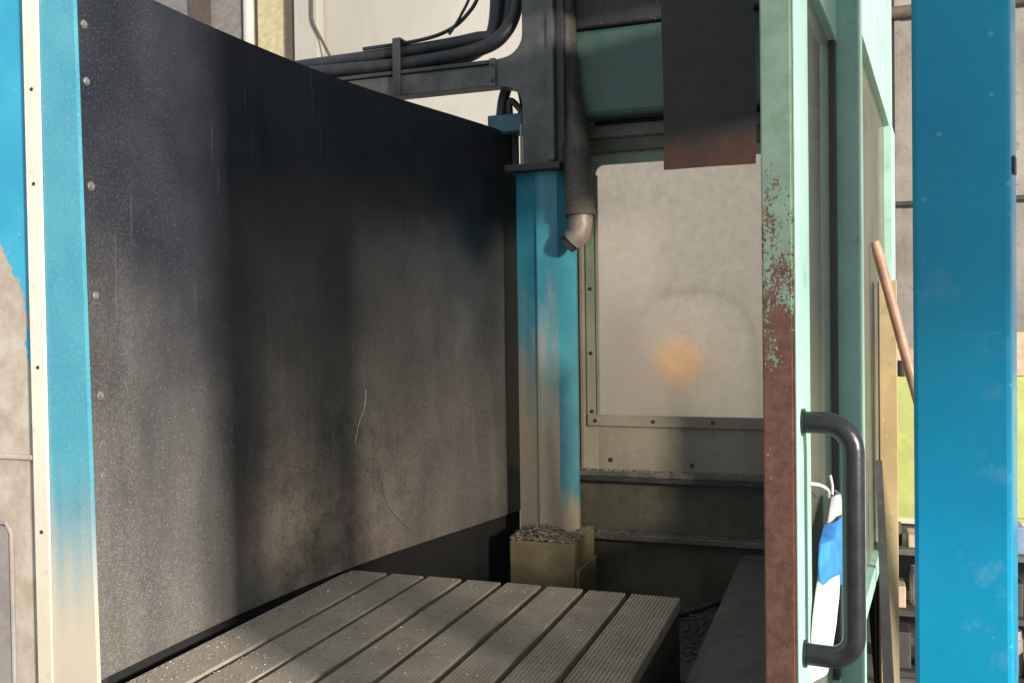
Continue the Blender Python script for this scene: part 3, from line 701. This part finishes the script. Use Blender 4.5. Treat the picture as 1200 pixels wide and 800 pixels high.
t = thing('rag', 'white and blue rag hanging on the mint door behind the black handle', 'rag', (-0.03, 1.4, 1.17))
W_ = [(1.378, 0.34, 0.40, 0.006), (1.362, 0.29, 0.42, 0.010), (1.345, 0.24, 0.43, 0.012), (1.32, 0.17, 0.43, 0.012), (1.29, 0.12, 0.42, 0.013), (1.26, 0.10, 0.42, 0.014), (1.22, 0.09, 0.38, 0.014), (1.19, 0.09, 0.32, 0.012), (1.172, 0.10, 0.27, 0.010)]
cloth('white_part', W_, 'white_cloth', t, 0)
B_ = [(1.354, 0.24, 0.41, 0.020), (1.343, 0.16, 0.42, 0.028), (1.322, 0.125, 0.42, 0.032), (1.302, 0.13, 0.42, 0.032), (1.286, 0.17, 0.42, 0.028), (1.268, 0.25, 0.42, 0.022), (1.24, 0.32, 0.42, 0.014)]
cloth('blue_part', B_, 'blue_cloth', t, 0)
tube('hanging_loop', [hx(0.35, 0.006, 1.38), hx(0.35, 0.006, 1.395), hx(0.35, 0.003, 1.41)], 0.002, 'cord', t, 8)
tag(tube('cord', catmull([hx(0.10, 0.006, 1.437), hx(0.16, 0.012, 1.425), hx(0.24, 0.012, 1.405), hx(0.30, 0.006, 1.385)]), 0.0022, 'cord', None, 8), 'short white cord slanting across the door pane behind the handle', 'cord')

# ------------------------------------------------------------------ BLUE POST in the foreground
t = thing('blue_post', 'wide glossy bright blue square post standing in front of the shop clutter', 'post', (0.16, 1.56, 0))
AN = R(-12.0)
PM = Matrix.Translation((0.1590, 1.522, 0)) @ Matrix.Rotation(AN, 4, 'Z')
box('tube', -0.066, 0.066, 0.0, 0.12, 0.012, 3.0, 'post', t, 0.007, PM)
box('foot_plate', -0.11, 0.11, -0.03, 0.15, 0.0, 0.0115, 'post', t, 0.002, PM)
bm = bmesh.new(); add_box(bm, 0.0665, 0.0705, 0.02, 0.05, 1.86, 1.885, 0.001, PM); obj('latch_plate', bm, 'irond', t)

# added block out of view, shading the upper part of the blue post
t = thing('shade_block', 'added blue block hanging out of view to shade the post', 'shade blocker', (2.856, -0.188, 2.1))
HM = Matrix.Translation((2.856, -0.188, 0)) @ Matrix.Rotation(math.atan2(-0.549, 0.836), 4, 'Z')
box('housing', -0.12, 0.12, -0.18, 0.16, 2.19, 3.2, 'post', t, 0.03, HM)
box('lower_plate', -0.02, 0.02, -0.05, 0.05, 2.12, 2.1895, 'irond', t, 0.004, HM)
bm = bmesh.new(); add_tube(bm, [HM @ Vector((0, 0, 3.2)), HM @ Vector((0, 0, 6.0))], 0.02, 10); obj('hang_rod', bm, 'irond', t)
box('top_plate', -0.1, 0.1, -0.2, 0.2, 6.0, 6.15, 'irond', t, 0.01, HM)

# ------------------------------------------------------------------ RIGHT BACKGROUND
t = thing('ochre_panel', 'ochre yellow sheet upright with dusty foot beside the mint door', 'panel', (0.1, 2.72, 0))
box('face', 0.083, 0.128, 2.70, 2.72, 0.02, 1.755, 'ochre', t, 0.002)
box('return_flange', 0.083, 0.087, 2.7205, 2.80, 0.02, 1.755, 'ochre', t, 0.001)
box('foot', 0.075, 0.136, 2.68, 2.81, 0.0, 0.0195, 'irond', t)
tag(tube('broom_handle', [(0.072, 2.62, 1.853), (0.078, 2.62, 1.83), (0.156, 2.60, 1.507), (0.53, 2.53, 0.0)], lambda i, n: 0.013 if i else 0.010, 'wood', None, 14), 'brown wooden broom handle leaning against the mint door', 'broom handle')
tag(prism('slanted_bar', [(0.066, 1.30), (0.082, 1.30), (0.139, 0.0), (0.10, 0.0)], 'y', 2.50, 2.51, 'irond'), 'black slanted flat bar leaning between mint door and ochre upright', 'bar')
t = thing('lime_cabinet', 'lime green machine cabinet behind the bright blue post', 'cabinet', (1.0, 5.5, 0))
box('cabinet_body', 0.16, 2.6, 5.2, 6.0, 0.60, 1.36, 'lime', t, 0.01)
box('plinth', 0.2, 2.55, 5.25, 5.95, 0.0, 0.5995, 'clutd', t, 0.004)
for x in (0.7, 1.3, 1.9): box('door_panel', x + 0.02, x + 0.56, 5.188, 5.1995, 0.66, 1.30, 'lime', t, 0.004)
box('name_rail', 0.2, 2.55, 5.19, 5.1995, 0.605, 0.635, 'white', t, 0.002)
# clutter on the cabinet
tag(box('carton', 0.20, 0.36, 5.25, 5.5, 1.3605, 1.50, 'clutb', bev=0.006), 'beige carton on the lime cabinet beside the broom handle', 'carton')
tag(box('carton', 0.76, 1.2, 5.25, 5.6, 1.3605, 1.58, 'clutb', bev=0.006), 'wide beige carton on the lime cabinet beyond the blue post', 'carton')
tag(lathe('tin_can', [(0.03, 1.3605), (0.03, 1.43), (0.028, 1.44)], 0.275, 5.225, 'clutd', None), 'small dark tin can in front of the beige carton on the lime cabinet', 'can')
t = thing('tool_shelf', 'low dark shelf crammed with tools in front of the lime cabinet', 'shelf', (0.6, 4.8, 0))
for z in (0.02, 0.30, 0.58): box('shelf_board', 0.15, 1.6, 4.6, 4.95, z, z + 0.025, 'iron' if z > 0.5 else 'clutd', t)
for x in (0.15, 1.57):
    for y in (4.6, 4.92): box('leg', x - 0.031 if x < 1 else x + 0.031, x if x < 1 else x + 0.06, y, y + 0.03, 0, 0.62, 'iron', t)
cw = {'clutd': 'black', 'clutb': 'beige', 'steelblue': 'blue-grey', 'white': 'white', 'fit': 'steel'}
stock = [(0, 'b', 0.17, 0.10, 0.17, 'clutd'), (0, 't', 0.29, 0.08, 0.15, 'white'), (0, 't', 0.66, 0.08, 0.2, 'fit'), (0, 'b', 0.76, 0.10, 0.12, 'clutb'),
         (1, 'b', 0.17, 0.08, 0.10, 'clutb'), (1, 't', 0.27, 0.07, 0.18, 'fit'), (1, 'b', 0.65, 0.08, 0.15, 'clutd'), (1, 'b', 0.76, 0.09, 0.2, 'steelblue'),
         (2, 't', 0.18, 0.06, 0.10, 'clutd'), (2, 'b', 0.26, 0.08, 0.06, 'clutb'), (2, 'b', 0.66, 0.08, 0.12, 'steelblue'), (2, 't', 0.77, 0.07, 0.08, 'white')]
for lvl, kd, x, w, hh, mt in stock:
    z = (0.0455, 0.3255, 0.6055)[lvl]; what = ('lower', 'middle', 'top')[lvl]
    if kd == 't':
        o = lathe('tub', [(w * 0.46, z), (w * 0.5, z + 0.01), (w * 0.5, z + hh * 0.8), (w * 0.44, z + hh * 0.82), (w * 0.42, z + hh)], x + w / 2, 4.72, mt, None, 20)
        tag(o, 'round %s tub on the %s board of the tool shelf' % (cw[mt], what), 'tub', 'tubs on the tool shelf')
    else:
        o = box('parts_box', x, x + w, 4.64, 4.80, z, z + hh, mt, None, 0.006)
        tag(o, '%s parts box on the %s board of the tool shelf' % (cw[mt], what), 'box', 'boxes on the tool shelf')

# ------------------------------------------------------------------ METAL CHIPS
def chips(name, n, place, size, mat, label):
    vs = []; fs = []
    for _ in range(n):
        c = Vector(place()); s_ = random.uniform(*size)
        q = Matrix.Rotation(random.uniform(0, 6.28), 3, 'Z') @ Matrix.Rotation(random.uniform(-0.7, 0.7), 3, 'X')
        b = len(vs); L = s_ * random.uniform(0.8, 1.8); h_ = s_ * random.uniform(0.2, 0.5)
        for d in ((-L, -s_ * .5, 0), (L, -s_ * .4, h_ * .3), (L * .8, s_ * .5, 0), (-L * .7, s_ * .4, h_ * .2), (0, 0, h_ + s_ * 0.3)):
            vs.append(tuple(c + q @ Vector(d)))
        fs += [(b, b + 1, b + 4), (b + 1, b + 2, b + 4), (b + 2, b + 3, b + 4), (b + 3, b, b + 4), (b + 3, b + 2, b + 1, b)]
    me = bpy.data.meshes.new(name); me.from_pydata(vs, [], fs); me.materials.append(MAT[mat])
    o = bpy.data.objects.new(name, me); COL.objects.link(o)
    return tag(o, label, 'chips', None, 'stuff')
random.seed(11)
def on_strip():
    while True:
        x = X0 + 0.01 + (X1 - X0 - 0.02) * (random.random() ** 1.7); y = random.uniform(1.45, YB - 0.01)
        if all(abs(x - s_) > SW / 2 + 0.003 for s_ in slots): return (x, y, ZT + 0.0008)
chips('table_chips', 2600, on_strip, (0.0009, 0.0034), 'chip', 'fine metal chips strewn over the slotted table')
def on_block():
    a = random.random(); x = random.uniform(-1.247, -0.992); y = random.uniform(3.455, 3.755)
    d = math.hypot((x + 1.14) / 0.14, (y - 3.6) / 0.15)
    if -1.26 < x < -1.03 and 3.59 < y < 3.735: y = random.uniform(3.46, 3.57)
    return (x, y, 0.807 + 0.045 * max(0, 1.1 - d) * random.random() + 0.003)
chips('block_chips', 1500, on_block, (0.004, 0.011), 'chipd', 'heap of metal chips on the column base block')
chips('ledge_chips', 420, lambda: (-1.0 + 0.95 * random.random() ** 1.9, random.uniform(3.842, 3.888), 0.7705), (0.002, 0.007), 'chipd', 'metal chips scattered along the lower rail of the rear wall')
chips('rail_chips', 420, lambda: (random.uniform(-1.05, -0.2), random.uniform(3.85, 3.897), 1.0302), (0.0012, 0.004), 'chip', 'fine chips along the upper rail of the rear wall')
chips('trough_chips', 260, lambda: (random.uniform(-0.60, -0.40), random.uniform(2.9, 3.42), 0.602), (0.004, 0.012), 'irond', 'dark swarf lying in the tray of the trough')

# curled swarf threads stuck to the oily sheet
def on_sheet(y, z): return (panel_x(y, z) + 0.002, y, z)
for pts, mt, lb in (([(2.80, 1.44), (2.79, 1.38), (2.76, 1.33), (2.74, 1.27)], 'chip', 'short bright swarf thread stuck to the black guard'),
                    ([(2.86, 1.20), (2.88, 1.10), (2.91, 1.03), (2.97, 0.97), (3.02, 0.93)], 'bolt', 'long curled swarf thread hanging on the black guard behind the table')):
    tag(tube('swarf_thread', catmull([on_sheet(*p) for p in pts]), 0.0014, mt, None, 6), lb, 'swarf')
